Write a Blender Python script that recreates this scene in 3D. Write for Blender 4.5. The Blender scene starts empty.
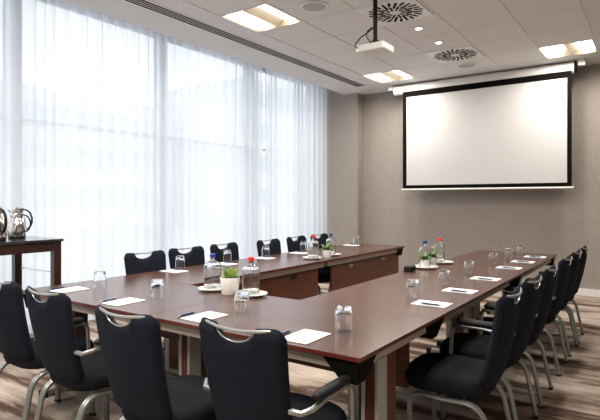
import bpy, math, random
from mathutils import Vector, Matrix
random.seed(7)
R = math.radians
SC = bpy.context.scene
COL = SC.collection

# ---------------------------------------------------------------- materials
def mat(name, col, rough=.5, metal=0., spec=.5, coat=0., coat_rough=.1, sheen=0.):
    m = bpy.data.materials.new(name); m.use_nodes = True
    b = m.node_tree.nodes['Principled BSDF']
    b.inputs['Base Color'].default_value = (*col, 1)
    b.inputs['Roughness'].default_value = rough
    b.inputs['Metallic'].default_value = metal
    b.inputs['Specular IOR Level'].default_value = spec
    b.inputs['Coat Weight'].default_value = coat
    b.inputs['Coat Roughness'].default_value = coat_rough
    b.inputs['Sheen Weight'].default_value = sheen
    return m

def noise_mix(m, c1, c2, scale=(1, 1, 1), nscale=5., detail=4., lo=.35, hi=.65, bump=0., coord='Object', distortion=0., bumpd=.01, extra=None):
    nt = m.node_tree; N = nt.nodes; L = nt.links; b = N['Principled BSDF']
    tc = N.new('ShaderNodeTexCoord'); mp = N.new('ShaderNodeMapping')
    mp.inputs['Scale'].default_value = scale
    L.new(tc.outputs[coord], mp.inputs['Vector'])
    no = N.new('ShaderNodeTexNoise'); no.inputs['Scale'].default_value = nscale
    no.inputs['Detail'].default_value = detail; no.inputs['Distortion'].default_value = distortion
    L.new(mp.outputs[0], no.inputs['Vector'])
    cr = N.new('ShaderNodeValToRGB')
    cr.color_ramp.elements[0].position = lo; cr.color_ramp.elements[0].color = (*c1, 1)
    cr.color_ramp.elements[1].position = hi; cr.color_ramp.elements[1].color = (*c2, 1)
    if extra:
        for p, c in extra:
            e = cr.color_ramp.elements.new(p); e.color = (*c, 1)
    L.new(no.outputs['Fac'], cr.inputs['Fac'])
    L.new(cr.outputs[0], b.inputs['Base Color'])
    if bump:
        bm = N.new('ShaderNodeBump'); bm.inputs['Strength'].default_value = bump; bm.inputs['Distance'].default_value = bumpd
        L.new(no.outputs['Fac'], bm.inputs['Height']); L.new(bm.outputs[0], b.inputs['Normal'])
    return cr, mp

def emis(name, col, s):
    m = bpy.data.materials.new(name); m.use_nodes = True
    nt = m.node_tree; nt.nodes.clear()
    e = nt.nodes.new('ShaderNodeEmission'); o = nt.nodes.new('ShaderNodeOutputMaterial')
    e.inputs[0].default_value = (*col, 1); e.inputs[1].default_value = s
    nt.links.new(e.outputs[0], o.inputs[0]); return m

def glass(name, col=(1, 1, 1), ior=1.45, rough=0.):
    m = mat(name, col, rough); b = m.node_tree.nodes['Principled BSDF']
    b.inputs['Transmission Weight'].default_value = 1; b.inputs['IOR'].default_value = ior
    return m

def pane_mat():
    m = bpy.data.materials.new('window glass'); m.use_nodes = True
    nt = m.node_tree; nt.nodes.clear(); N = nt.nodes; L = nt.links
    t = N.new('ShaderNodeBsdfTransparent'); t.inputs[0].default_value = (.95, .97, .97, 1)
    g = N.new('ShaderNodeBsdfGlossy'); g.inputs['Roughness'].default_value = .02
    mx = N.new('ShaderNodeMixShader'); mx.inputs[0].default_value = .06
    o = N.new('ShaderNodeOutputMaterial')
    L.new(t.outputs[0], mx.inputs[1]); L.new(g.outputs[0], mx.inputs[2]); L.new(mx.outputs[0], o.inputs[0])
    return m

def curtain_mat():
    m = bpy.data.materials.new('sheer curtain'); m.use_nodes = True
    nt = m.node_tree; nt.nodes.clear(); N = nt.nodes; L = nt.links
    t = N.new('ShaderNodeBsdfTransparent'); t.inputs[0].default_value = (1, 1, 1, 1)
    tr = N.new('ShaderNodeBsdfTranslucent'); tr.inputs[0].default_value = (.86, .875, .905, 1)
    d = N.new('ShaderNodeBsdfDiffuse'); d.inputs[0].default_value = (.86, .88, .92, 1)
    m1 = N.new('ShaderNodeMixShader'); m1.inputs[0].default_value = .30
    m2 = N.new('ShaderNodeMixShader'); m2.inputs[0].default_value = .72
    # woven threads of different density: vertical stripes in the cloth
    tc = N.new('ShaderNodeTexCoord'); mp = N.new('ShaderNodeMapping'); mp.inputs['Scale'].default_value = (0, 14, .03)
    no = N.new('ShaderNodeTexNoise'); no.inputs['Scale'].default_value = 1.; no.inputs['Detail'].default_value = 3
    mr = N.new('ShaderNodeMapRange'); mr.inputs[1].default_value = .3; mr.inputs[2].default_value = .7
    mr.inputs[3].default_value = .76; mr.inputs[4].default_value = .87
    L.new(tc.outputs['Object'], mp.inputs[0]); L.new(mp.outputs[0], no.inputs['Vector']); L.new(no.outputs['Fac'], mr.inputs[0])
    L.new(mr.outputs[0], m2.inputs[0])
    o = N.new('ShaderNodeOutputMaterial')
    L.new(tr.outputs[0], m1.inputs[1]); L.new(d.outputs[0], m1.inputs[2])
    L.new(t.outputs[0], m2.inputs[1]); L.new(m1.outputs[0], m2.inputs[2]); L.new(m2.outputs[0], o.inputs[0])
    return m

M = {}
M['fabric'] = mat('navy black chair fabric', (.010, .012, .020), .9, spec=.12, sheen=0.)
noise_mix(M['fabric'], (.006, .0078, .013), (.012, .0148, .024), nscale=260, detail=2)
M['seatfab'] = mat('black seat fabric', (.012, .013, .017), .9, spec=.12, sheen=0.)
noise_mix(M['seatfab'], (.006, .0068, .009), (.012, .013, .017), nscale=260, detail=2)
M['silver'] = mat('satin silver tube', (.33, .34, .33), .36, metal=.85)
M['tube'] = mat('grey green metal tube', (.27, .29, .28), .38, metal=.8)
M['blackpl'] = mat('black plastic', (.007, .007, .008), .55, spec=.25)
M['wood'] = mat('dark mahogany laminate', (.1, .05, .035), .24, spec=.5)
noise_mix(M['wood'], (.044, .020, .015), (.105, .054, .040), scale=(2.0, 26, 26), nscale=2.2, detail=6, lo=.3, hi=.7)
M['woody'] = mat('dark mahogany laminate lengthwise', (.1, .05, .035), .24, spec=.5)
noise_mix(M['woody'], (.055, .025, .018), (.125, .063, .045), scale=(26, 2.0, 26), nscale=2.2, detail=6, lo=.3, hi=.7)
M['edge'] = mat('red brown edge band', (.10, .018, .010), .3)
M['panel'] = mat('walnut brown panel', (.16, .05, .025), .42, spec=.25)
noise_mix(M['panel'], (.070, .023, .012), (.125, .043, .022), scale=(3, 3, 40), nscale=1.6, detail=5, lo=.3, hi=.7)
M['paneld'] = mat('dark red brown leg core', (.085, .02, .012), .38)
noise_mix(M['paneld'], (.07, .016, .009), (.11, .03, .017), scale=(30, 30, 2), nscale=1.6, detail=4)
M['rail'] = mat('beige grey rail', (.46, .40, .34), .45, metal=.2)
M['alu'] = mat('grey aluminium', (.40, .41, .38), .45, metal=.35)
M['paper'] = mat('white paper', (.86, .87, .88), .7)
M['pen'] = mat('blue pen barrel', (.01, .035, .12), .3)
M['china'] = mat('white china', (.82, .81, .78), .18)
M['glass'] = glass('clear drinking glass', (.98, .99, 1), 1.45)
M['bottle'] = glass('clear bottle glass', (.95, .97, .97), 1.5)
M['blue'] = mat('blue cap', (.01, .05, .30), .35)
M['red'] = mat('red cap', (.75, .02, .02), .35)
M['soil'] = mat('potting soil', (.03, .02, .012), .9)
M['leaf'] = mat('succulent leaf', (.2, .34, .06), .4)
noise_mix(M['leaf'], (.10, .22, .03), (.42, .55, .16), nscale=18, detail=2)
M['leafd'] = mat('small green leaf', (.08, .2, .05), .5)
noise_mix(M['leafd'], (.05, .14, .035), (.18, .33, .11), nscale=30, detail=2)
M['flower'] = mat('yellow bloom', (.8, .62, .12), .6)
M['wall'] = mat('taupe wall covering', (.36, .33, .30), .75, spec=.25)
noise_mix(M['wall'], (.330, .292, .262), (.375, .333, .300), scale=(7, 7, 2.2), nscale=9, detail=5, bump=.08, bumpd=.003)
M['wallw'] = mat('side wall paint', (.55, .53, .50), .8)
M['white'] = mat('white paint', (.80, .79, .77), .55)
M['plaster'] = mat('ceiling plaster', (.72, .71, .70), .9, spec=.2)
M['tile'] = mat('mineral ceiling tile', (.70, .68, .65), .95, spec=.1)
noise_mix(M['tile'], (.73, .71, .69), (.79, .77, .75), nscale=120, detail=2)
M['tbar'] = mat('ceiling grid bar', (.74, .72, .69), .6)
M['dark'] = mat('dark void', (.005, .005, .005), .9, spec=.1)
M['screen'] = mat('matt white projection cloth', (.60, .595, .595), .9, spec=.1)
M['black'] = mat('black screen border', (.004, .0035, .003), .9, spec=.1)
M['case'] = mat('white case enamel', (.80, .79, .76), .35)
M['steel'] = mat('polished steel', (.62, .60, .57), .13, metal=1)
M['console'] = mat('dark wenge wood', (.030, .010, .008), .3)
M['ctop'] = mat('black glass top', (.02, .02, .02), .08, spec=.7)
M['pane'] = pane_mat()
M['mull'] = mat('window frame grey', (.36, .39, .42), .45, metal=.2)
M['lamp'] = emis('lamp diffuser', (1, .95, .86), 3.6)
M['spot'] = emis('downlight bulb', (1, .92, .80), 16)
M['fixt'] = mat('lamp reflector', (.50, .43, .33), .4)
M['conc'] = mat('pale facade', (.68, .72, .78), .8)
M['fglass'] = mat('facade glass', (.42, .48, .55), .2)
M['pave'] = mat('paving', (.42, .43, .44), .85)
# carpet with long streaks
M['carpet'] = mat('streaked carpet', (.4, .33, .27), .95, spec=.1)
def carpet():
    m = M['carpet']; nt = m.node_tree; N = nt.nodes; L = nt.links; b = N['Principled BSDF']
    tc = N.new('ShaderNodeTexCoord')
    def ns(sc, loc, s, det, rough=.6, dist=0.):
        mp = N.new('ShaderNodeMapping'); mp.inputs['Scale'].default_value = sc; mp.inputs['Location'].default_value = loc
        mp.inputs['Rotation'].default_value = (0, 0, R(-4))
        L.new(tc.outputs['Object'], mp.inputs[0])
        n = N.new('ShaderNodeTexNoise'); n.inputs['Scale'].default_value = s; n.inputs['Detail'].default_value = det
        n.inputs['Roughness'].default_value = rough; n.inputs['Distortion'].default_value = dist
        L.new(mp.outputs[0], n.inputs['Vector']); return n.outputs['Fac']
    def ramp(f, stops):
        c = N.new('ShaderNodeValToRGB')
        c.color_ramp.elements[0].position = stops[0][0]; c.color_ramp.elements[0].color = (*stops[0][1], 1)
        c.color_ramp.elements[1].position = stops[-1][0]; c.color_ramp.elements[1].color = (*stops[-1][1], 1)
        for p, k in stops[1:-1]:
            e = c.color_ramp.elements.new(p); e.color = (*k, 1)
        L.new(f, c.inputs[0]); return c.outputs[0]
    big = ramp(ns((.75, 3.9, 1), (3, 1, 0), 1.0, 7, .62, .25),
               [(.36, (.075, .045, .032)), (.44, (.13, .085, .064)), (.485, (.34, .265, .215)), (.56, (.46, .385, .33)), (.68, (.56, .48, .41))])
    fine = ramp(ns((5, 40, 1), (0, 0, 0), 1.0, 5), [(.3, (.72, .72, .72)), (.7, (1.1, 1.1, 1.1))])
    mx = N.new('ShaderNodeMix'); mx.data_type = 'RGBA'; mx.blend_type = 'MULTIPLY'; mx.inputs['Factor'].default_value = .8
    L.new(big, mx.inputs['A']); L.new(fine, mx.inputs['B'])
    L.new(mx.outputs['Result'], b.inputs['Base Color'])
    return
carpet()

# ---------------------------------------------------------------- mesh builder
class MB:
    def __init__(s): s.v = []; s.f = []; s.mi = []; s.cur = 0
    def face(s, idx): s.f.append(tuple(idx)); s.mi.append(s.cur)
    def add(s, pts): n = len(s.v); s.v += [tuple(p) for p in pts]; return n
    def box(s, x0, x1, y0, y1, z0, z1):
        n = s.add([(x, y, z) for z in (z0, z1) for (x, y) in ((x0, y0), (x1, y0), (x1, y1), (x0, y1))])
        for q in ((3, 2, 1, 0), (4, 5, 6, 7), (0, 1, 5, 4), (1, 2, 6, 5), (2, 3, 7, 6), (3, 0, 4, 7)): s.face([n + i for i in q])
        return s
    def hexa(s, p):   # eight corners: bottom loop then top loop
        n = s.add(p)
        for q in ((3, 2, 1, 0), (4, 5, 6, 7), (0, 1, 5, 4), (1, 2, 6, 5), (2, 3, 7, 6), (3, 0, 4, 7)): s.face([n + i for i in q])
        return s
    def quad(s, a, b, c, d): n = s.add([a, b, c, d]); s.face([n, n+1, n+2, n+3]); return s
    def tube(s, path, r, seg=8, sx=1., caps=True):
        P = [Vector(p) for p in path]; rings = []
        up = None
        for i, p in enumerate(P):
            t = (P[min(i+1, len(P)-1)] - P[max(i-1, 0)]).normalized()
            if up is None:
                up = Vector((0, 0, 1)) if abs(t.z) < .9 else Vector((1, 0, 0))
            a = t.cross(up).normalized(); b = a.cross(t).normalized(); up = b
            rr = r[i] if isinstance(r, (list, tuple)) else r
            rings.append(s.add([p + a*math.cos(2*math.pi*k/seg)*rr*sx + b*math.sin(2*math.pi*k/seg)*rr for k in range(seg)]))
        for i in range(len(rings)-1):
            for k in range(seg):
                s.face([rings[i]+k, rings[i]+(k+1) % seg, rings[i+1]+(k+1) % seg, rings[i+1]+k])
        if caps:
            s.face([rings[0]+k for k in range(seg)][::-1]); s.face([rings[-1]+k for k in range(seg)])
        return s
    def lathe(s, prof, cx=0, cy=0, seg=24, z=0, closed=False, ex=1., ey=1.):
        rings = []
        for r, h in prof:
            if r < 1e-6: rings.append((s.add([(cx, cy, z+h)]), 1))
            else: rings.append((s.add([(cx + ex*r*math.cos(2*math.pi*k/seg), cy + ey*r*math.sin(2*math.pi*k/seg), z+h) for k in range(seg)]), seg))
        n = len(rings)
        for i in range(n if closed else n-1):
            (a, na), (b, nb) = rings[i], rings[(i+1) % n]
            for k in range(seg):
                k2 = (k+1) % seg
                if na == 1 and nb == 1: continue
                if na == 1: s.face([a, b+k2, b+k])
                elif nb == 1: s.face([a+k, a+k2, b])
                else: s.face([a+k, a+k2, b+k2, b+k])
        return s
    def rings(s, loops, cap0=True, cap1=True):
        st = [s.add(l) for l in loops]; n = len(loops[0])
        for i in range(len(st)-1):
            for k in range(n):
                s.face([st[i]+k, st[i]+(k+1) % n, st[i+1]+(k+1) % n, st[i+1]+k])
        if cap0: s.face([st[0]+k for k in range(n)][::-1])
        if cap1: s.face([st[-1]+k for k in range(n)])
        return s
    def build(s, name, m, parent=None, smooth=True, bevel=0., loc=None, angle=35):
        me = bpy.data.meshes.new(name); me.from_pydata(s.v, [], s.f)
        ms = m if isinstance(m, (list, tuple)) else [m]
        for q in ms: me.materials.append(q)
        for p, i in zip(me.polygons, s.mi): p.material_index = i
        if smooth:
            me.polygons.foreach_set('use_smooth', [True]*len(me.polygons))
            me.set_sharp_from_angle(angle=R(angle))
        me.update()
        o = bpy.data.objects.new(name, me); COL.objects.link(o)
        if parent: o.parent = parent
        if loc: o.location = loc
        if bevel:
            b = o.modifiers.new('bevel', 'BEVEL'); b.width = bevel; b.segments = 2; b.limit_method = 'ANGLE'; b.angle_limit = R(40)
        return o

def tag(o, label=None, cat=None, group=None, kind=None):
    if label: o['label'] = label
    if cat: o['category'] = cat
    if group: o['group'] = group
    if kind: o['kind'] = kind
    return o
def empty(name, label, cat, loc=(0, 0, 0), rz=0., group=None):
    o = bpy.data.objects.new(name, None); COL.objects.link(o); o.location = loc; o.rotation_euler = (0, 0, rz)
    o.empty_display_size = .1
    return tag(o, label, cat, group)
def copy_tree(o, parent=None):
    c = o.copy(); COL.objects.link(c)
    if parent: c.parent = parent
    for ch in list(o.children): copy_tree(ch, c)
    return c
def placed(proto, first, loc, rz, label, group=None):
    o = proto if first else copy_tree(proto)
    o.location = loc; o.rotation_euler = (0, 0, rz); o['label'] = label
    if group: o['group'] = group
    return o
def struct(mb, name, m, **k): o = mb.build(name, m, **k); o['kind'] = 'structure'; return o

# ---------------------------------------------------------------- room
CZ = 3.27
YF = 8.31; YB = -2.6; XR = 2.6; XW = -5.35
struct(MB().box(XW-.15, XR+.1, YB-.1, YF+.1, -.1, 0), 'floor', M['carpet'], smooth=False)
w = MB().box(-4.43, XR+.1, YF, YF+.15, 0, CZ+.3); w.box(XW-.15, -4.43, 8.10, YF+.15, 0, CZ+.3)
struct(w, 'wall_far', M['wall'], smooth=False)
struct(MB().box(XR, XR+.1, YB, YF, 0, CZ+.3), 'wall_right', M['wallw'], smooth=False)
struct(MB().box(XW-.15, XR+.1, YB-.1, YB, 0, CZ+.3), 'wall_back', M['wallw'], smooth=False)
struct(MB().box(-4.43, XR, YF-.015, YF, 0, .10), 'baseboard_far', M['white'], smooth=False)
struct(MB().box(XR-.015, XR, YB, YF-.015, 0, .10), 'baseboard_right', M['white'], smooth=False)
struct(MB().box(XW+.0, -4.43, 8.085, 8.10, 0, .10), 'baseboard_pillar', M['white'], smooth=False)
# ceiling: plasterboard margins, tile field, pocket for the curtain
xs = [-3.75 + .62*k for k in range(6)]; y_top = 7.61; rows = 16
ys = [y_top - .62*k for k in range(rows+1)]
lamps = [(0, 0), (0, 5), (0, 10), (4, 0), (4, 5), (4, 10), (2, 8), (2, 12), (0, 13), (4, 13)]  # fittings out of view are added to even out the room light
c = MB()
c.box(-4.69, xs[0], YB, YF, CZ, CZ+.3); c.box(xs[-1], XR, YB, YF, CZ, CZ+.3)
c.box(xs[0], xs[-1], y_top, YF, CZ, CZ+.3); c.box(xs[0], xs[-1], YB, ys[-1], CZ, CZ+.3)
c.box(XW-.1, -4.69, YB, 8.12, CZ+.28, CZ+.3)
c.cur = 1
for i in range(5):
    for j in range(rows):
        if (i, j) in lamps: continue
        x0, x1, y0, y1 = xs[i], xs[i+1], ys[j+1], ys[j]
        c.quad((x0, y1, CZ+.002), (x1, y1, CZ+.002), (x1, y0, CZ+.006), (x0, y0, CZ+.002))
struct(c, 'ceiling', [M['plaster'], M['tile']], smooth=False)
g = MB()
for x in xs: g.box(x-.011, x+.011, ys[-1], ys[0], CZ-.004, CZ+.004)
for y in ys: g.box(xs[0], xs[-1], y-.006, y+.006, CZ-.002, CZ+.004)
struct(g, 'trim_1', M['tbar'], smooth=False)

# windows along the left side, floor to pocket
posts = [-2.6, -1.05, .75, 2.6, 4.50, 6.28, 8.10]
for i in range(6):
    y0, y1 = posts[i], posts[i+1]
    f = MB()
    f.box(XW-.12, XW, y0-.065, y0+.065, 0, CZ+.3)
    if i == 5: f.box(XW-.12, XW, y1-.065, y1, 0, CZ+.3)
    f.box(XW-.10, XW-.02, y0+.065, y1-.065, 0, .07); f.box(XW-.10, XW-.02, y0+.065, y1-.065, 2.178, 2.206)
    f.box(XW-.10, XW-.02, y0+.065, y1-.065, CZ+.22, CZ+.3)
    wf = struct(f, 'window_%d' % (i+1), M['mull'], smooth=False)
    MB().quad((XW-.06, y0+.065, .07), (XW-.06, y1-.065, .07), (XW-.06, y1-.065, CZ+.22), (XW-.06, y0+.065, CZ+.22)).build('pane', M['pane'], wf, smooth=False)

# sheer curtains
M['curtain'] = curtain_mat()
def curtain(y0, y1, label, seed, XC=-5.165):
    rnd = random.Random(seed); n = int((y1-y0)/.014); mb = MB(); zs = [.015, .8, 1.7, 2.6, CZ+.26]
    ph = 0; offs = []
    pitch = .13
    y = y0; k = 0; pos = []
    while k <= n:
        ph += 2*math.pi*.014/pitch
        if rnd.random() < .10: pitch = rnd.uniform(.095, .21)
        amp = .030 + .009*math.sin(k*.031+seed) + .006*math.sin(k*.11)
        sharp = math.sin(ph); sharp = math.copysign(abs(sharp)**.6, sharp)
        pos.append((XC + amp*sharp, y0 + (y1-y0)*k/n + .010*math.cos(ph*1.0)))
        k += 1
    idx = []
    for z in zs:
        sp = 1.0 + .25*(1 - z/3.5)
        idx.append(mb.add([(XC + (x-XC)*sp, y, z) for x, y in pos]))
    for a in range(len(zs)-1):
        for k in range(n):
            mb.face([idx[a]+k, idx[a]+k+1, idx[a+1]+k+1, idx[a+1]+k])
    o = mb.build('sheer_curtain', M['curtain'], angle=80)
    tag(o, label, 'curtain', 'white sheer curtains along the window wall')
curtain(-2.5, 6.30, 'long white sheer curtain on the camera side, behind the coffee console', 1)
curtain(6.21, 8.07, 'white sheer curtain at the far end, ending against the taupe pillar', 5, -5.045)

# outside
tag(MB().box(-60, XW-.3, -40, 60, -.4, -.3).build('paving', M['pave'], smooth=False), kind='structure')
def building(x, y0, y1, h, nb, label):
    b = empty('office_building', label, 'building', (0, 0, 0))
    MB().box(x-8, x, y0, y1, -.3, h).build('facade', M['conc'], b, smooth=False)
    for k in range(nb):
        z = 1.0 + k*2.1
        MB().box(x, x+.05, y0+1, y1-1, z, z+1.1).build('window_band', M['fglass'], b, smooth=False)
building(-26, -8, 22.6, 7.2, 3, 'pale office block with window bands beyond the left half of the curtain')
building(-21, 24, 55, 9.0, 4, 'taller pale office block beyond the far half of the curtain')

# ---------------------------------------------------------------- ceiling fittings
def rot_path(pts): return pts
def ceiling_lamp(i, j, label):
    x0, x1, y0, y1 = xs[i]+.012, xs[i+1]-.012, ys[j+1]+.008, ys[j]-.008
    xm = (x0+x1)/2; ym = (y0+y1)/2; hw = (x1-x0)/2; hl = (y1-y0)/2
    t = empty('ceiling_light', label, 'ceiling light', (xm, ym, CZ), 0, 'square recessed ceiling lights')
    f = MB()
    f.box(-hw, hw, -hl, hl, .085, .09)
    for s in (-1, 1):
        f.box(s*hw - .006, s*hw + .006, -hl, hl, -.002, .09); f.box(-hw, hw, s*hl - .006, s*hl + .006, -.002, .09)
    f.build('housing', M['fixt'], t, smooth=False)
    # central spine: an inverted V running along the room
    d = MB().rings([[(-.075, y, .08), (0, y, -.012), (.075, y, .08)] for y in (-hl+.012, hl-.012)])
    d.build('spine', M['fixt'], t, smooth=False)
    for s in (-1, 1):
        MB().rings([[(s*.08, y, .082), (s*.08, y, .060), (s*.16, y, .030), (s*(hw-.02), y, .022), (s*(hw-.02), y, .082)][::s] for y in (-hl+.015, hl-.015)]).build('diffuser', M['lamp'], t, smooth=False)
    for s in (-1, 1):
        l = bpy.data.lights.new('lamp tube', 'AREA'); l.shape = 'RECTANGLE'; l.size = .10; l.size_y = .54; l.energy = LAMP_W; l.color = (1, .93, .84); l.spread = R(170)
        lo = bpy.data.objects.new('lamp_tube', l); COL.objects.link(lo); lo.parent = t; lo.location = (s*.18, 0, .012)
LAMP_W = 13.5
lab = {(0, 0): 'square recessed ceiling light beside the projector, near the far pillar', (0, 5): 'square recessed ceiling light nearest the camera beside the slot diffuser',
       (4, 0): 'square recessed ceiling light above the right end of the projection screen',
       (2, 8): 'added unseen ceiling light above the seam of the near table modules', (2, 12): 'added unseen ceiling light just behind the camera', (0, 13): 'added unseen ceiling light behind the camera on the window side', (4, 13): 'added unseen ceiling light far behind the camera on the right',  # from here on: off-frame lights, added for even brightness
       (0, 10): 'added unseen ceiling light over the camera beside the window side', (4, 5): 'added unseen ceiling light over the right chairs', (4, 10): 'added unseen ceiling light behind the camera on the right'}
for ij in lamps: ceiling_lamp(ij[0], ij[1], lab[ij])

def swirl(x, y, label):
    t = empty('air_diffuser', label, 'air vent', (x, y, CZ+.002), 0, 'round swirl air diffusers')
    MB().box(-.295, .295, -.295, .295, -.012, 0).build('plate', M['case'], t, smooth=False)
    s = MB()
    for k in range(24):
        a = 2*math.pi*k/24
        for (r0, r1, w_) in (((.060, .170, .010), (.19, .275, .014)) if k % 2 == 0 else ((.12, .265, .013),)):
            tw = .30
            def P(r, q, z):
                aa = a + tw*(r-.1)/.16*0.6; return (r*math.cos(aa)-q*math.sin(aa), r*math.sin(aa)+q*math.cos(aa), z)
            s.hexa([P(r0, -w_, -.0145), P(r1, -w_, -.0145), P(r1, w_, -.0145), P(r0, w_, -.0145), P(r0, -w_, -.011), P(r1, -w_, -.011), P(r1, w_, -.011), P(r0, w_, -.011)])
    s.build('slots', M['dark'], t, smooth=False)
swirl(-2.2, 4.82, 'round swirl air diffuser nearer the camera, beside the projector pole')
swirl(-2.2, 6.68, 'round swirl air diffuser near the screen, beside the ceiling speaker')
def downlight(x, y, label):
    t = empty('downlight', label, 'ceiling light', (x, y, CZ), 0, 'small round downlights')
    MB().lathe([(.030, .004), (.055, .004), (.058, -.002), (.055, -.007), (.036, -.007), (.030, .0)], seg=28, closed=True).build('trim_ring', M['case'], t)
    MB().lathe([(0, -.003), (.034, -.003), (.034, 0), (0, 0)], seg=24).build('bulb', M['spot'], t)
    l = bpy.data.lights.new('spot glow', 'SPOT'); l.energy = 14; l.spot_size = R(95); l.spot_blend = .8; l.shadow_soft_size = .04; l.color = (1, .92, .80)
    lo = bpy.data.objects.new('spot_glow', l); COL.objects.link(lo); lo.parent = t; lo.location = (0, 0, -.02)
downlight(-2.2, 5.44, 'small round downlight nearer the camera, midway between the two air diffusers')
downlight(-2.2, 6.06, 'small round downlight nearer the screen-side air diffuser')
def speaker(x, y, label):
    t = empty('ceiling_speaker', label, 'ceiling speaker', (x, y, CZ+.002), 0, 'round ceiling speakers')
    MB().lathe([(.115, 0), (.135, 0), (.138, -.008), (.130, -.014), (.117, -.012)], seg=36, closed=True).build('rim', M['case'], t)
    m = MB().lathe([(0, -.010), (.06, -.0105), (.116, -.010), (.116, -.002), (0, -.002)], seg=36); m.build('grille', M['grille'], t)
M['grille'] = mat('perforated grille', (.42, .41, .39), .6)
speaker(-2.79, 4.22, 'round ceiling speaker close to the nearest square light')
speaker(-2.25, 7.31, 'round ceiling speaker between air diffuser and projection screen')

# long slot diffuser
t = empty('slot_diffuser', 'long black and white slot air diffuser in the ceiling parallel to the curtain', 'air vent', (-4.105, 0, CZ))
m = MB().box(-.095, .095, -2.4, 7.62, -.003, 0); m.build('backing', M['dark'], t, smooth=False)
m = MB()
for s in (-1, 1): m.box(s*.088-.010, s*.088+.010, -2.4, 7.64, -.006, 0)
m.box(-.098, .098, 7.62, 7.64, -.010, 0)
m.build('frame', M['case'], t, smooth=False)
for k in range(3): MB().box(-.039+k*.039-.004, -.039+k*.039+.004, -2.4, 7.62, -.006, -.003).build('blade', M['case'], t, smooth=False)

# projector on its pole
t = empty('projector', 'white ceiling projector hanging on a black pole with a looped cable', 'projector', (-2.19, 4.35, CZ))
def rbox(x0, x1, y0, y1, z0, z1, r=.03, n=5):
    def loop(z, ins=0):
        out = []
        for cx, cy, a0 in ((x1-r, y1-r, 0), (x0+r, y1-r, 90), (x0+r, y0+r, 180), (x1-r, y0+r, 270)):
            for k in range(n+1):
                a = R(a0 + 90*k/n); out.append((cx+(r-ins)*math.cos(a), cy+(r-ins)*math.sin(a), z))
        return out
    e = min(.008, r*.5, (z1-z0)/3)
    return MB().rings([loop(z0, e), loop(z0+e), loop(z1-e), loop(z1, e)])
MB().tube([(0, 0, 0), (0, 0, -.43)], .021, 14).build('pole', M['blackpl'], t)
MB().lathe([(0, 0), (.06, 0), (.06, -.012), (.02, -.03), (0, -.03)], seg=24).build('ceiling_plate', M['blackpl'], t)
rbox(-.145, .145, -.12, .12, -.530, -.465, .025).build('body', M['case'], t)
b = MB().box(-.07, .07, -.045, .045, -.466, -.445); b.box(-.022, .022, -.022, .022, -.447, -.41)
for s in (-1, 1):
    b.tube([(s*.02, 0, -.42), (s*.11, .03*s, -.458)], .008, 8)
b.build('mount_bracket', M['blackpl'], t)
MB().tube([(.09, .119, -.498), (.09, .14, -.498)], .024, 20).build('lens', M['blackpl'], t)
cab = [(-.01, -.02, -.30), (-.03, -.03, -.315), (-.07, -.05, -.35), (-.11, -.08, -.385), (-.14, -.10, -.43), (-.145, -.125, -.455), (-.14, -.135, -.48), (-.12, -.121, -.495)]
MB().tube(cab, .006, 8).build('cable', M['blackpl'], t)
MB().tube([(-.02, -.02, -.29), (-.06, -.05, -.33), (-.06, -.06, -.38), (-.03, -.06, -.43), (.04, -.05, -.459)], .005, 8).build('cable', M['blackpl'], t)

# projection screen
t = empty('projection_screen', 'white pull-down projection screen with black border on the far wall', 'projection screen', (-2.23, 7.88, 0))
L0, L1 = -3.60+2.23, -.96+2.23
MB().tube([(L0, .04, 3.175), (L1, .04, 3.175)], .078, 26).build('case', M['case'], t)
for s, x in ((-1, L0), (1, L1)): MB().tube([(x, .04, 3.175), (x+s*.02, .04, 3.175)], .083, 26).build('end_cap', M['blackpl'] if s > 0 else M['case'], t)
MB().box(-3.455+2.23, -.988+2.23, -.021, -.019, 1.545, 3.13).build('border', M['black'], t, smooth=False)
MB().box(-3.39+2.23, -1.045+2.23, -.023, -.0212, 1.60, 3.035).build('picture_area', M['screen'], t, smooth=False)
MB().tube([(-3.475+2.23, -.02, 1.53), (-.965+2.23, -.02, 1.53)], .014, 12).build('bottom_bar', M['case'], t)
for x, lb in ((-3.68, 'small white ceiling block at the left end of the screen case'), (-.87, 'small white ceiling block at the right end of the screen case')):
    t = empty('sensor_block', lb, 'sensor', (x, 7.9, CZ), 0, 'white blocks beside the screen case')
    rbox(-.045, .045, -.04, .04, -.085, -.004, .012).build('casing', M['case'], t)
    MB().box(-.03, .03, -.03, .03, -.006, 0).build('mount', M['case'], t, smooth=False)

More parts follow.
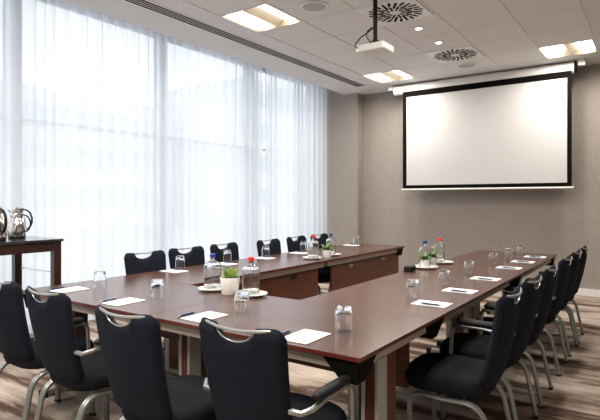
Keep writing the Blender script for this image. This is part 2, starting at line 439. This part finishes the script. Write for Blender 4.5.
# ---------------------------------------------------------------- chair
def super_loop(hx, hy, z, e=4., n=40, cy=0.):
    out = []
    for k in range(n):
        a = 2*math.pi*k/n; c_, s_ = math.cos(a), math.sin(a)
        out.append((hx*math.copysign(abs(c_)**(2/e), c_), cy+hy*math.copysign(abs(s_)**(2/e), s_), z))
    return out
def back_mesh():
    # shell of fabric: columns across, open notch at the top
    nu, nv = 48, 20; T = .020
    mb = MB()
    def ztop(x):
        a = abs(x)
        z = .905 - .012*(1 - min(a/.16, 1))
        if a < .088: z = min(z, .888 - .046*math.sqrt(max(0, 1-(a/.088)**2)))
        if a > .168:
            q = min((a-.168)/.044, 1); z -= .05*(1-math.sqrt(max(0, 1-q*q)))
        return z
    def zbot(x):
        a = abs(x); z = .425
        if a > .14:
            q = min((a-.14)/.072, 1); z += .06*(1-math.sqrt(max(0, 1-q*q)))
        return z
    def yc(z, x):
        q = (z-.42)/.48
        return -.178 - .102*q - .018*math.sin(math.pi*q)*0 - .012*math.sin(math.pi*min(max(q, 0), 1)) + .7*x*x
    F = []; B = []
    us = [-1+2*i/nu for i in range(nu+1)]
    us = [math.copysign(abs(u)**.9, u) for u in us]
    for i, u in enumerate(us):
        x = u*.212; zt, zb = ztop(x), zbot(x)
        fr, br = [], []
        for j in range(nv+1):
            v = j/nv; z = zb+(zt-zb)*v
            wsc = .88 + .12*(z-.42)/.48
            X = x*wsc
            e = min(1, (1-abs(u))*7, v*12*1.0, (1-v)*14)
            th = T*math.sqrt(max(0, 1-(1-e)**2))
            fr.append((X, yc(z, x)+th*1.15+.001, z)); br.append((X, yc(z, x)-th-.001, z))
        F.append(mb.add(fr)); B.append(mb.add(br))
    for i in range(nu):
        for j in range(nv):
            mb.face([F[i]+j, F[i]+j+1, F[i+1]+j+1, F[i+1]+j])
            mb.face([B[i]+j, B[i+1]+j, B[i+1]+j+1, B[i]+j+1])
        mb.face([F[i], F[i+1], B[i+1], B[i]]); mb.face([F[i]+nv, B[i]+nv, B[i+1]+nv, F[i+1]+nv])
    for j in range(nv):
        mb.face([F[0]+j, B[0]+j, B[0]+j+1, F[0]+j+1]); mb.face([F[nu]+j, F[nu]+j+1, B[nu]+j+1, B[nu]+j])
    return mb, yc
def arc(c0, c1, c2, n=7):   # quadratic bend
    a, b, c_ = Vector(c0), Vector(c1), Vector(c2)
    return [tuple(a*(1-t)**2 + b*2*t*(1-t) + c_*t*t) for t in [k/n for k in range(n+1)]]
def make_chair(arms):
    t = empty('conference_chair', 'x', 'chair')
    bm, yc = back_mesh(); bk = bm.build('backrest', M['fabric'], t, angle=60)
    h = MB()
    xs_ = [-.160+.32*k/16 for k in range(17)]
    h.tube([(x, yc(.9, x)-.004-.012*(1-(x/.160)**2), .896-.010*(1-(x/.160)**2)) for x in xs_], [.003]+[.0066]*15+[.003], 8)
    o = h.build('grab_handle', M['silver'], bk); o['label'] = 'curved silver grab handle'
    h = MB(); ln = []
    for k in range(15):
        a = math.pi*k/14; x = -.086*math.cos(a); z = .888-.047*math.sin(a); ln.append((x, yc(z, x)-.012, z))
    h.tube(ln, .0028, 6); h.build('handle_lining', M['silver'], bk)
    # seat
    prof = [(.86, .93, .375), (.95, .97, .382), (1, 1, .405), (1, 1, .435), (.97, .975, .455), (.90, .92, .468), (.70, .74, .475), (.3, .3, .478)]
    MB().rings([super_loop(.225*a, .225*b, z, 3.4, 40, .047) for a, b, z in prof]).build('seat', M['seatfab'], t, angle=60)
    for s in (-1, 1):
        x = s*.195
        for y0 in ('rear', 'front'):
            m = MB()
            for d in (-.010, .010):
                if y0 == 'front':
                    p = [(x+d, .03, .352)] + arc((x+d, .13, .355), (x+d, .20, .36), (x+d, .208, .29)) + [(x+d, .215, .012)]
                else:
                    p = [(x+d, .03, .352)] + arc((x+d, -.06, .355), (x+d, -.165, .365), (x+d, -.185, .25), 9) + [(x+d+s*.004, -.235, .012)]
                m.tube(p, .0115, 8)
            lg = m.build('leg', M['tube'], t)
            q = p[-1]; MB().box(x-.022, x+.022, q[1]-.012, q[1]+.012, 0, .016).build('foot_pad', M['blackpl'], lg, smooth=False)
        if arms:
            xa = s*.262; m = MB()
            p = [(s*.19, -.20, .60), (s*.235, -.19, .597), (xa, -.155, .608), (xa, -.05, .620), (xa, .05, .620)] + arc((xa, .075, .620), (xa, .125, .620), (xa, .130, .58), 7) + \
                [(xa, .137, .44)] + arc((xa, .138, .41), (xa, .14, .362), (s*.215, .14, .358), 5)
            m.tube(p, .0115, 10)
            ar = m.build('armrest', M['silver'], t)
            pad = MB()
            pad.rings([[(xa+.024*c_*k, y-.025, .646+.019*s_*k) for c_, s_ in [(math.cos(2*math.pi*i/14), math.sin(2*math.pi*i/14)) for i in range(14)]] for y, k in ((-.115, .45), (-.105, .8), (-.085, 1), (.02, 1.05), (.10, 1), (.122, .8), (.13, .4))])
            o = pad.build('arm_pad', M['blackpl'], ar); o['label'] = 'black padded arm top'
    return t
cA = make_chair(True); cN = make_chair(False)
used = {True: False, False: False}
def chair(x, y, rz, arms, label, group):
    p = cA if arms else cN
    o = placed(p, not used[arms], (x, y, 0), rz, label, group); used[arms] = True
gF = 'chairs along the near side of the table'; gR = 'chairs along the right side of the table'; gL = 'chairs along the curtain side of the table'
chair(-3.13, 1.685, R(1), False, 'leftmost near chair, dark navy back cut off by the left picture edge', gF)
chair(-2.57, 1.660, R(-2), True, 'second near chair from the left, dark navy with silver armrests', gF)
chair(-1.825, 1.585, R(-1), False, 'third near chair from the left, dark navy back and no armrests', gF)
chair(-1.285, 1.685, R(1), True, 'rightmost near chair, dark navy with black padded armrests at the table corner', gF)
for x, y, dz, a, l in ((-.875, 2.74, 1, False, 'nearest right-side chair, black seat in full view, no armrests'), (-.875, 3.28, -2, True, 'second right-side chair, padded armrest showing behind the nearest one'),
                       (-.875, 3.86, 1, True, 'third right-side chair from the camera, armrests reaching the table edge'), (-.875, 4.60, 0, True, 'fourth right-side chair from the camera, third from the far wall'),
                       (-.875, 5.20, -1, True, 'fifth right-side chair, just before the one at the far table end'), (-.875, 5.70, 1, False, 'farthest right-side chair, closest to the far wall')):
    chair(x, y, R(90+dz), a, l, gR)
for x, y, dz, l in ((-3.465, 2.90, -4, 'curtain-side chair nearest the camera, black back with white notch'), (-3.49, 3.40, -5, 'second curtain-side chair, behind the tumbler on the near left paper'),
                    (-3.51, 3.97, 1, 'third curtain-side chair, behind the blue-capped near bottle and a tumbler'), (-3.46, 4.65, 0, 'fourth curtain-side chair, just left of the far bottle pair'),
                    (-3.50, 5.27, 2, 'fifth curtain-side chair, half behind the red-capped far bottle'), (-3.50, 5.80, 1, 'last curtain-side chair, beside the taupe pillar')):
    chair(x, y, R(-90+dz), False, l, gL)

# ---------------------------------------------------------------- tables
def table(x0, x1, y0, y1, along, label, legs, feet, panel, group='conference table modules', sockets=(), brackets=((0, 0), (0, 1), (1, 0), (1, 1))):
    t = empty('conference_table', label, 'table', ((x0+x1)/2, (y0+y1)/2, 0), 0, group)
    ox, oy = (x0+x1)/2, (y0+y1)/2; hx, hy = (x1-x0)/2-.0015, (y1-y0)/2-.0015
    top = MB().box(-hx, hx, -hy, hy, .722, .74)
    wm = M['wood'] if along == 'x' else M['woody']
    tp = top.build('tabletop', wm, t, smooth=False)
    e = MB()   # profiled edge band
    for a in (0,):
        e.rings([[(sx*(hx+o_), sy*(hy+o_), z) for sx, sy in ((-1, -1), (1, -1), (1, 1), (-1, 1))] for o_, z in ((.0012, .7405), (.0013, .724), (-.010, .716), (-.03, .714))], cap0=False, cap1=True)
    e.build('edge_band', M['edge'], tp, smooth=False)
    i_ = .050; r = MB()
    for s in (-1, 1):
        r.box(s*(hx-i_)-.012, s*(hx-i_)+.012, -hy+i_-.012, hy-i_+.012, .668, .7145)
        r.box(-hx+i_+.012, hx-i_-.012, s*(hy-i_)-.012, s*(hy-i_)+.012, .668, .7145)
    r.build('support_rail', M['rail'], t, smooth=False)
    for bx, by in brackets:
        sx, sy = (1 if bx else -1), (1 if by else -1)
        def P(a, b, z): return (sx*(hx-a), sy*(hy-b), z)
        pts = [P(.030, .030, .620), P(.10, .030, .620), P(.10, .10, .620), P(.030, .10, .620), P(.014, .014, .7135), P(.18, .014, .7135), P(.18, .18, .7135), P(.014, .18, .7135)]
        if sx*sy < 0: pts = [pts[k] for k in (0, 3, 2, 1, 4, 7, 6, 5)]
        MB().hexa(pts).build('corner_bracket', M['dark'], t, smooth=False)
    for (lx, ly), (f0, f1) in zip(legs, feet):
        lx -= ox; ly -= oy
        if along == 'x':
            a, b = (.042, .10)
        else:
            a, b = (.10, .034)
        c_ = MB().box(lx-a+.006, lx+a-.006, ly-b+.006, ly+b-.006, .05, .668)
        lg = c_.build('leg', M['paneld'], t, smooth=False)
        p = MB()
        for sx in (-1, 1):
            for sy in ((-1,) if along == 'x' else (-1, 1)):
                if along == 'x': p.box(lx+sx*(a-.009)-.009, lx+sx*(a-.009)+.009, ly+sy*(b-.045)-.045, ly+sy*(b-.045)+.045, .045, .668)
                else: p.box(lx+sx*(a-.024)-.024, lx+sx*(a-.024)+.024, ly+sy*(b-.009)-.009, ly+sy*(b-.009)+.009, .045, .668)
        p.build('leg_profile', M['alu'], lg, smooth=False, bevel=.003)
        if along == 'x':
            MB().box(lx-.022, lx+.022, f0-oy+.03, f1-oy-.03, .012, .048).build('foot_bar', M['alu'], lg, smooth=False, bevel=.004)
            for s, f in ((1, f0), (-1, f1)): MB().box(lx-.026, lx+.026, min(f-oy, f-oy+s*.04), max(f-oy, f-oy+s*.04), 0, .052).build('foot_cap', M['blackpl'], lg, smooth=False)
        else:
            MB().box(f0-ox+.03, f1-ox-.03, ly-.022, ly+.022, .012, .048).build('foot_bar', M['alu'], lg, smooth=False, bevel=.004)
            for s, f in ((1, f0), (-1, f1)): MB().box(min(f-ox, f-ox+s*.04), max(f-ox, f-ox+s*.04), ly-.026, ly+.026, 0, .052).build('foot_cap', M['blackpl'], lg, smooth=False)
    px0, px1, py0, py1 = panel
    pn = MB().box(px0-ox, px1-ox, py0-oy, py1-oy, .355, .668).build('modesty_panel', M['panel'], t, smooth=False)
    for (sy, mt) in sockets:
        s = MB().box(px1-ox, px1-ox+.006, sy-oy-.045, sy-oy+.045, .600, .634) if mt == 'black' else \
            MB().rings([[(px1-ox+dx, sy-oy+.05*k*math.cos(2*math.pi*i/20), .617+.016*k*math.sin(2*math.pi*i/20)) for i in range(20)] for dx, k in ((0, 1), (.006, 1), (.008, .8))])
        o = s.build('cable_port', M['blackpl'] if mt == 'black' else M['silver'], pn, smooth=False)
        if mt == 'black':
            MB().box(px1-ox+.006, px1-ox+.009, sy-oy-.035, sy-oy-.008, .606, .628).box(px1-ox+.006, px1-ox+.009, sy-oy+.008, sy-oy+.035, .606, .628)
    return t
XO, XLI, XRI, XRO = -3.60, -2.81, -1.83, -.96
YN, YI, YM, YE = 1.775, 2.605, 4.53, 6.46
XM = -2.25
table(XO, XM, YN, YI, 'x', 'near table module at the left corner, end under the console view', [(-3.48, 2.10)], [(1.86, 2.5)], (-3.40, -2.36, 2.50, 2.52), brackets=((0, 0), (0, 1)))
table(XM, XRO, YN, YI, 'x', 'near table module at the right corner, carrying the nearest tumbler', [(XM+.046, 2.10), (-1.035, 2.10)], [(1.98, 2.5), (1.98, 2.5)], (-2.13, -1.10, 2.57, 2.59), brackets=((1, 0),))
table(XO, XLI, YI, YM, 'y', 'curtain-side table module nearer the camera, brown panel with a black cable port', [(-3.08, 2.72), (-3.08, 4.40)], [(-3.25, -2.87), (-3.25, -2.87)], (-2.895, -2.875, 2.66, 4.42), sockets=((3.99, 'black'),), brackets=((0, 0), (0, 1), (1, 0)))
table(XO, XLI, YM, YE, 'y', 'curtain-side table module at the far end, brown panel with two silver cable ports', [(-3.08, 5.25), (-3.08, 6.32)], [(-3.25, -2.87), (-3.25, -2.87)], (-2.895, -2.875, 4.69, 6.40), sockets=((5.10, 'silver'), (5.93, 'silver')), brackets=((0, 0), (0, 1), (1, 1)))
table(XRI, XRO, YI, YM, 'y', 'right-side table module nearer the camera, beside the nearest right chairs', [(-1.42, 2.74), (-1.42, 4.40)], [(-1.70, -1.20), (-1.70, -1.20)], (-1.765, -1.745, 2.66, 4.46))
table(XRI, XRO, YM, YE, 'y', 'right-side table module at the far end, closest to the screen', [(-1.42, 4.66), (-1.42, 6.32)], [(-1.70, -1.20), (-1.70, -1.20)], (-1.765, -1.745, 4.60, 6.40))

# ---------------------------------------------------------------- things on the tables
TZ = .7412
def tumbler():
    # upturned tumbler: open rim on the table, thick base at the top
    prof = [(.0405, 0), (.0425, .03), (.0425, .06), (.040, .095), (.037, .115), (.033, .121), (0, .1215), ]
    inner = [(0, .103), (.031, .102), (.036, .094), (.0398, .06), (.0398, .03), (.038, 0)]
    m = MB().lathe(prof + inner, seg=32, closed=True)
    return tag(m.build('tumbler', M['glass'], angle=50), 'x', 'glass')
tp = tumbler(); first = True
T_ = [(-3.20, 2.13, 'upturned clear tumbler at the left end of the near table', 'F'), (-2.58, 2.12, 'upturned clear tumbler on the near table between second and third papers from left', 'F'),
      (-1.877, 2.12, 'upturned clear tumbler in front of the near green succulent', 'F'), (-1.222, 2.10, 'largest upturned tumbler, nearest the right front corner of the table', 'F'),
      (-1.277, 3.055, 'upturned tumbler beside the nearest paper on the right table', 'R'), (-1.273, 3.62, 'upturned tumbler on the right table, in front of the far plates', 'R'),
      (-1.291, 4.265, 'upturned tumbler on the right table just right of the red-capped bottle', 'R'), (-1.297, 5.04, 'fourth upturned tumbler along the right table', 'R'),
      (-1.282, 5.58, 'second farthest upturned tumbler on the right table', 'R'), (-1.279, 6.10, 'farthest upturned tumbler on the right table', 'R'),
      (-3.50, 3.13, 'upturned tumbler before the second curtain-side chair', 'L'), (-3.53, 3.77, 'upturned tumbler before the third curtain-side chair', 'L'),
      (-3.50, 4.34, 'upturned tumbler before the fourth curtain-side chair', 'L'), (-3.50, 5.06, 'upturned tumbler just left of the far red-capped bottle', 'L'),
      (-3.46, 6.29, 'upturned tumbler at the far end of the curtain-side table', 'L')]
for x, y, l, s in T_:
    placed(tp, first, (x, y, TZ), 0, l, 'upturned glass tumblers on the tables'); first = False
# papers and pens
def paper():
    m = MB(); rnd = random.Random(3)
    m.box(-.074, .074, -.104, .104, 0, .0028)
    return tag(m.build('notepaper', M['paper'], smooth=False), 'x', 'paper')
def pen():
    t = empty('ballpoint_pen', 'x', 'pen')
    MB().tube([(0, -.05, .0055), (0, .045, .0055)], .0055, 10).build('barrel', M['pen'], t)
    MB().tube([(0, -.07, .0050), (0, -.06, .0055), (0, -.05, .0055)], [.0012, .0035, .0052], 10).build('tip', M['silver'], t)
    MB().tube([(0, .045, .0055), (0, .052, .0055), (0, .066, .0055)], [.0050, .0050, .003], 10).build('cap_end', M['silver'], t)
    MB().box(-.002, .002, .005, .052, .0105, .0125).build('clip', M['silver'], t, smooth=False)
    return t
pp, pe = paper(), pen()
nF = ['leftmost near place', 'near place second from the left', 'near place third from the left', 'near right corner place']
nR = ['nearest place on the right table', 'second place along the right table', 'third place along the right table', 'fourth place along the right table', 'fifth place along the right table', 'farthest place on the right table']
nL = ['first curtain-side chair', 'third curtain-side chair', 'fourth curtain-side chair', 'fifth curtain-side chair', 'far end of the curtain-side table']
P_ = []
for (x, y, a), n in zip([(-3.327, 1.983, -1), (-2.667, 1.938, 2), (-1.974, 1.936, 0), (-1.315, 1.918, 1)], nF): P_.append((x, y, a, x-.105, y-.03, a+3, 'at the '+n, 0))
for (x, y, a), n in zip([(-1.113, 2.955, 91), (-1.115, 3.487, 89), (-1.121, 4.132, 90), (-1.127, 4.923, 92), (-1.122, 5.48, 90), (-1.113, 6.036, 89)], nR): P_.append((x, y, a, x+.01, y-.055, a+1, 'at the '+n, 1))
for (x, y, a), n in zip([(-3.46, 3.025, -90), (-3.44, 3.65, -89), (-3.45, 4.255, -91), (-3.45, 4.90, -90), (-3.46, 6.15, -88)], nL): P_.append((x, y, a, x-.01, y+.05, a, ('before the '+n) if 'chair' in n else 'at the '+n, 1))
first = True
for x, y, a, qx, qy, qa, n, on in P_:
    placed(pp, first, (x, y, TZ), R(a), 'white blank notepaper ' + n, 'sheets of notepaper on the tables')
    placed(pe, first, (qx, qy, TZ + (.003 if on else 0)), R(qa), 'blue and silver pen %s the notepaper ' % ('lying on' if on else 'left of') + n, 'blue pens on the tables')
    first = False
# plates
def plate():
    return tag(MB().lathe([(0, .004), (.055, .004), (.060, 0), (.066, 0), (.070, .005), (.098, .013), (.102, .0155), (.101, .018), (.096, .017), (.066, .009), (0, .008)], seg=48).build('plate', M['china'], angle=50), 'x', 'plate')
pl = plate(); first = True
PZ = TZ + .0085
for x, y, l in [(-2.515, 2.545, 'white plate under the blue-capped bottle, nearest the camera'), (-2.163, 2.54, 'white plate under the red-capped bottle, nearest the camera'),
                (-3.0, 4.50, 'white plate under the red-capped bottle on the curtain-side table'), (-3.0, 4.90, 'white plate under the blue-capped bottle on the curtain-side table'),
                (-1.75, 4.475, 'white plate under the blue-capped bottle and small plant on the right table'), (-1.74, 4.92, 'white plate under the red-capped bottle on the right table')]:
    q = placed(pl, first, (x, y, TZ), 0, l, 'white plates under the bottles'); first = False
    if 'small plant' in l: q.scale = (1.15, 1.15, 1)
# bottles
def bottle(capm, cname):
    t = empty('water_bottle', 'x', 'bottle')
    def sq(h, z, e): return super_loop(h, h, z, e, 32)
    out = [(.040, 0, 5), (.046, .004, 6), (.047, .02, 6), (.047, .162, 6), (.045, .171, 5), (.036, .181, 3), (.020, .188, 2), (.0165, .194, 2), (.0165, .214, 2)]
    inn = [(.0135, .214, 2), (.0135, .193, 2), (.030, .178, 3), (.041, .168, 5), (.044, .158, 6), (.044, .022, 6), (.040, .010, 5)]
    m = MB().rings([sq(*q) for q in out+inn], cap0=True, cap1=True)
    m.build('body', M['bottle'], t, angle=40)
    o = MB().lathe([(0, .211), (.0185, .211), (.020, .215), (.020, .233), (.0185, .237), (0, .237)], seg=24).build('cap', capm, t); o['label'] = cname + ' screw cap'
    return t
bb, br = bottle(M['blue'], 'blue'), bottle(M['red'], 'red')
for p, first, x, y, z, a, l in [(bb, 1, -2.545, 2.57, PZ, 10, 'square clear bottle with blue cap, nearest the camera'), (br, 1, -2.188, 2.56, PZ, 12, 'square clear bottle with red cap, nearest the camera'),
                                (br, 0, -3.0, 4.52, PZ, 5, 'square clear bottle with red cap on the curtain-side table'), (bb, 0, -3.01, 4.89, PZ, 20, 'square clear bottle with blue cap on the curtain-side table'),
                                (bb, 0, -1.768, 4.518, PZ, 10, 'square clear bottle with blue cap on the right table'), (br, 0, -1.775, 4.92, PZ, 10, 'square clear bottle with red cap on the right table')]:
    placed(p, bool(first), (x, y, z), R(a), l, 'square water bottles with screw caps')
# plants
def blade(mb, ang, tilt, L, w_, th, bend, z0, r0):
    n = 6; loops = []
    ca, sa = math.cos(ang), math.sin(ang)
    for k in range(n+1):
        t = k/n; wd = w_*(math.sin(math.pi*min(.98, .30+.68*t)))**.9 if t < 1 else .0005
        el = tilt + bend*t
        rr = r0 + L*t*math.cos(el); z = z0 + L*t*math.sin(el)
        cth = th*(1-t*.8)
        pts = [(rr, -wd), (rr + 0, 0), (rr, wd)]
        up = (-math.sin(el)*cth, math.cos(el)*cth)
        loops.append([(ca*rr - sa*(-wd), sa*rr + ca*(-wd), z), (ca*(rr-up[0]*1.0) , sa*(rr-up[0]), z-up[1]), (ca*rr - sa*wd, sa*rr + ca*wd, z), (ca*(rr+up[0]*.3), sa*(rr+up[0]*.3), z+up[1]*.3)])
    mb.rings(loops)
def pot(r, h, label, kind):
    t = empty('potted_plant', label, 'plant', (0, 0, 0), 0, 'small potted plants in white pots')
    MB().lathe([(0, 0), (r*.80, 0), (r*.84, .004), (r, h-.004), (r*.985, h), (r*.93, h), (r*.90, h-.012), (0, h-.012)], seg=36).build('pot', M['china'], t, angle=50)
    MB().lathe([(0, h-.006), (r*.5, h-.007), (r*.905, h-.012)], seg=24).build('soil', M['soil'], t)
    rnd = random.Random(11); m = MB()
    if kind == 'succulent':
        for ring, (cnt, tilt, L, r0) in enumerate([(11, 10, .052, .022), (10, 30, .062, .016), (8, 50, .066, .010), (5, 74, .058, .004)]):
            for k in range(cnt):
                blade(m, 2*math.pi*(k+ring*.4)/cnt + rnd.uniform(-.1, .1), R(tilt+rnd.uniform(-5, 5)), L*rnd.uniform(.9, 1.1), .0165, .009, R(12), h-.004+ring*.003, r0)
        m.build('leaves', M['leaf'], t, angle=60)
    else:
        for k in range(46):
            a = rnd.uniform(0, 2*math.pi); el = R(rnd.uniform(15, 85)); L = rnd.uniform(.03, .062)*(.5*r/.04+.5)*1.15
            blade(m, a, el, L, .0105*(.5*r/.04+.5), .002, R(-25), h-.006+rnd.uniform(0, .012), rnd.uniform(0, r*.5))
        m.build('leaves', M['leafd'], t, angle=60)
    return t
p = pot(.066, .112, 'bright green pointed succulent in a white pot between the two nearest bottles', 'succulent'); p.location = (-2.322, 2.505, TZ)
p = pot(.053, .085, 'leafy plant in a white pot between the bottles on the curtain-side table', 'leafy'); p.location = (-2.925, 4.67, TZ)
p = pot(.040, .076, 'small leafy plant in a white pot on the plate of the right table', 'leafy'); p.location = (-1.733, 4.425, PZ)
p = pot(.038, .080, 'leafy plant with yellow bloom in a white pot beside the plate on the right table', 'leafy'); p.location = (-1.75, 4.68, TZ)
m = MB().tube([(0, 0, .07), (-.004, 0, .11), (-.012, .005, .165)], .0016, 6); m.build('bloom_stem', M['leafd'], p)
m = MB(); m.lathe([(0, -.010), (.006, -.006), (.009, .0), (.006, .007), (0, .010)], seg=12, cx=-.012, cy=.005, z=.172); m.build('bloom', M['flower'], p)
# black box on the inner edge
t = empty('connection_box', 'small black connection box on the inner edge of the right table', 'cable box', (-1.79, 4.22, TZ), R(8))
rbox(-.035, .035, -.075, .075, 0, .045, .008).build('casing', M['blackpl'], t)
for s in (-1, 0, 1): MB().box(.035, .037, s*.045-.016, s*.045+.016, .012, .040).build('socket', M['dark'], t, smooth=False)

# ---------------------------------------------------------------- console and coffee pots
t = empty('console_table', 'dark wooden console table with black top by the curtain', 'console table', (-4.26, 1.165, 0))
W, D = .34, 1.10
MB().box(-W-.012, W+.012, -D-.012, D+.012, 1.03, 1.052).build('top', M['ctop'], t, smooth=False, bevel=.003)
a = MB()
for s in (-1, 1):
    a.box(s*(W-.02)-.014, s*(W-.02)+.014, -D+.06, D-.06, .955, 1.03); a.box(-W+.06, W-.06, s*(D-.03)-.014, s*(D-.03)+.014, .955, 1.03)
a.build('apron', M['console'], t, smooth=False)
for sx in (-1, 1):
    for sy in (-1, 1):
        MB().box(sx*(W-.03)-.03, sx*(W-.03)+.03, sy*(D-.03)-.03, sy*(D-.03)+.03, 0, 1.03).build('leg', M['console'], t, smooth=False, bevel=.003)
for sy in (-1, 1): MB().tube([(-W+.06, sy*(D-.03), .78), (W-.06, sy*(D-.03), .78)], .007, 8).build('stretcher', M['steel'], t)
def flask(x, y, k, rz, label):
    t = empty('coffee_flask', label, 'coffee pot', (x, y, 1.053), R(rz), 'polished steel coffee flasks')
    s = k
    MB().lathe([(0, 0), (.052*s, 0), (.055*s, .004*s), (.055*s, .014*s), (0, .014*s)], seg=32).build('base', M['blackpl'], t)
    MB().lathe([(0, .014*s), (.054*s, .014*s), (.060*s, .03*s), (.062*s, .06*s), (.058*s, .10*s), (.048*s, .135*s), (.037*s, .158*s), (.036*s, .165*s), (0, .165*s)], seg=40).build('body', M['steel'], t)
    MB().lathe([(.036*s, .160*s), (.040*s, .165*s), (.040*s, .178*s), (.034*s, .186*s), (.012*s, .190*s), (.010*s, .20*s), (0, .203*s)], seg=32).build('lid', M['steel'], t)
    # spout towards -Y, handle towards +Y
    MB().rings([[(.016*s*q*math.cos(a_), y_*s, (z_+.012*q*math.sin(a_))*s) for a_ in [2*math.pi*i/14 for i in range(14)]] for y_, z_, q in ((-.030, .158, 1), (-.048, .170, .8), (-.064, .182, .45))]).build('spout', M['steel'], t)
    MB().tube([(0, y_*s, z_*s) for y_, z_ in ((.020, .184), (.045, .187), (.070, .180), (.092, .160), (.103, .130), (.103, .100), (.092, .070), (.074, .052), (.058, .050))], .0055*s, 10, sx=1.6).build('handle', M['blackpl'], t)
    MB().box(-.012*s, .012*s, .0*s, .040*s, .190*s, .196*s).build('thumb_lever', M['steel'], t, smooth=False)
flask(-4.28, 2.10, 1.0, -55, 'smallest polished steel coffee flask, front of the pair nearest the console end')
flask(-4.425, 2.165, 1.22, -55, 'taller steel coffee flask half hidden behind the small one')
flask(-4.12, 1.86, 1.28, -85, 'steel coffee flask cut by the left edge of the picture')

# ---------------------------------------------------------------- daylight
wd = bpy.data.worlds.new('World'); SC.world = wd; wd.use_nodes = True
nt = wd.node_tree; bg = nt.nodes['Background']
bg.inputs[0].default_value = (.93, .96, 1.0, 1); bg.inputs[1].default_value = 1.75

cam = bpy.data.cameras.new('camera'); co = bpy.data.objects.new('camera', cam); COL.objects.link(co)
co.location = (0, 0, 1.36); co.rotation_euler = (R(90), 0, math.atan(360/513.)); cam.sensor_width = 36; cam.lens = 30.8; cam.shift_y = -10/600.
cam.clip_start = .05; cam.clip_end = 300
SC.camera = co
vs = SC.view_settings; vs.view_transform = 'Standard'; vs.look = 'None'; vs.gamma = 1; vs.use_curve_mapping = False; vs.exposure = 0.65
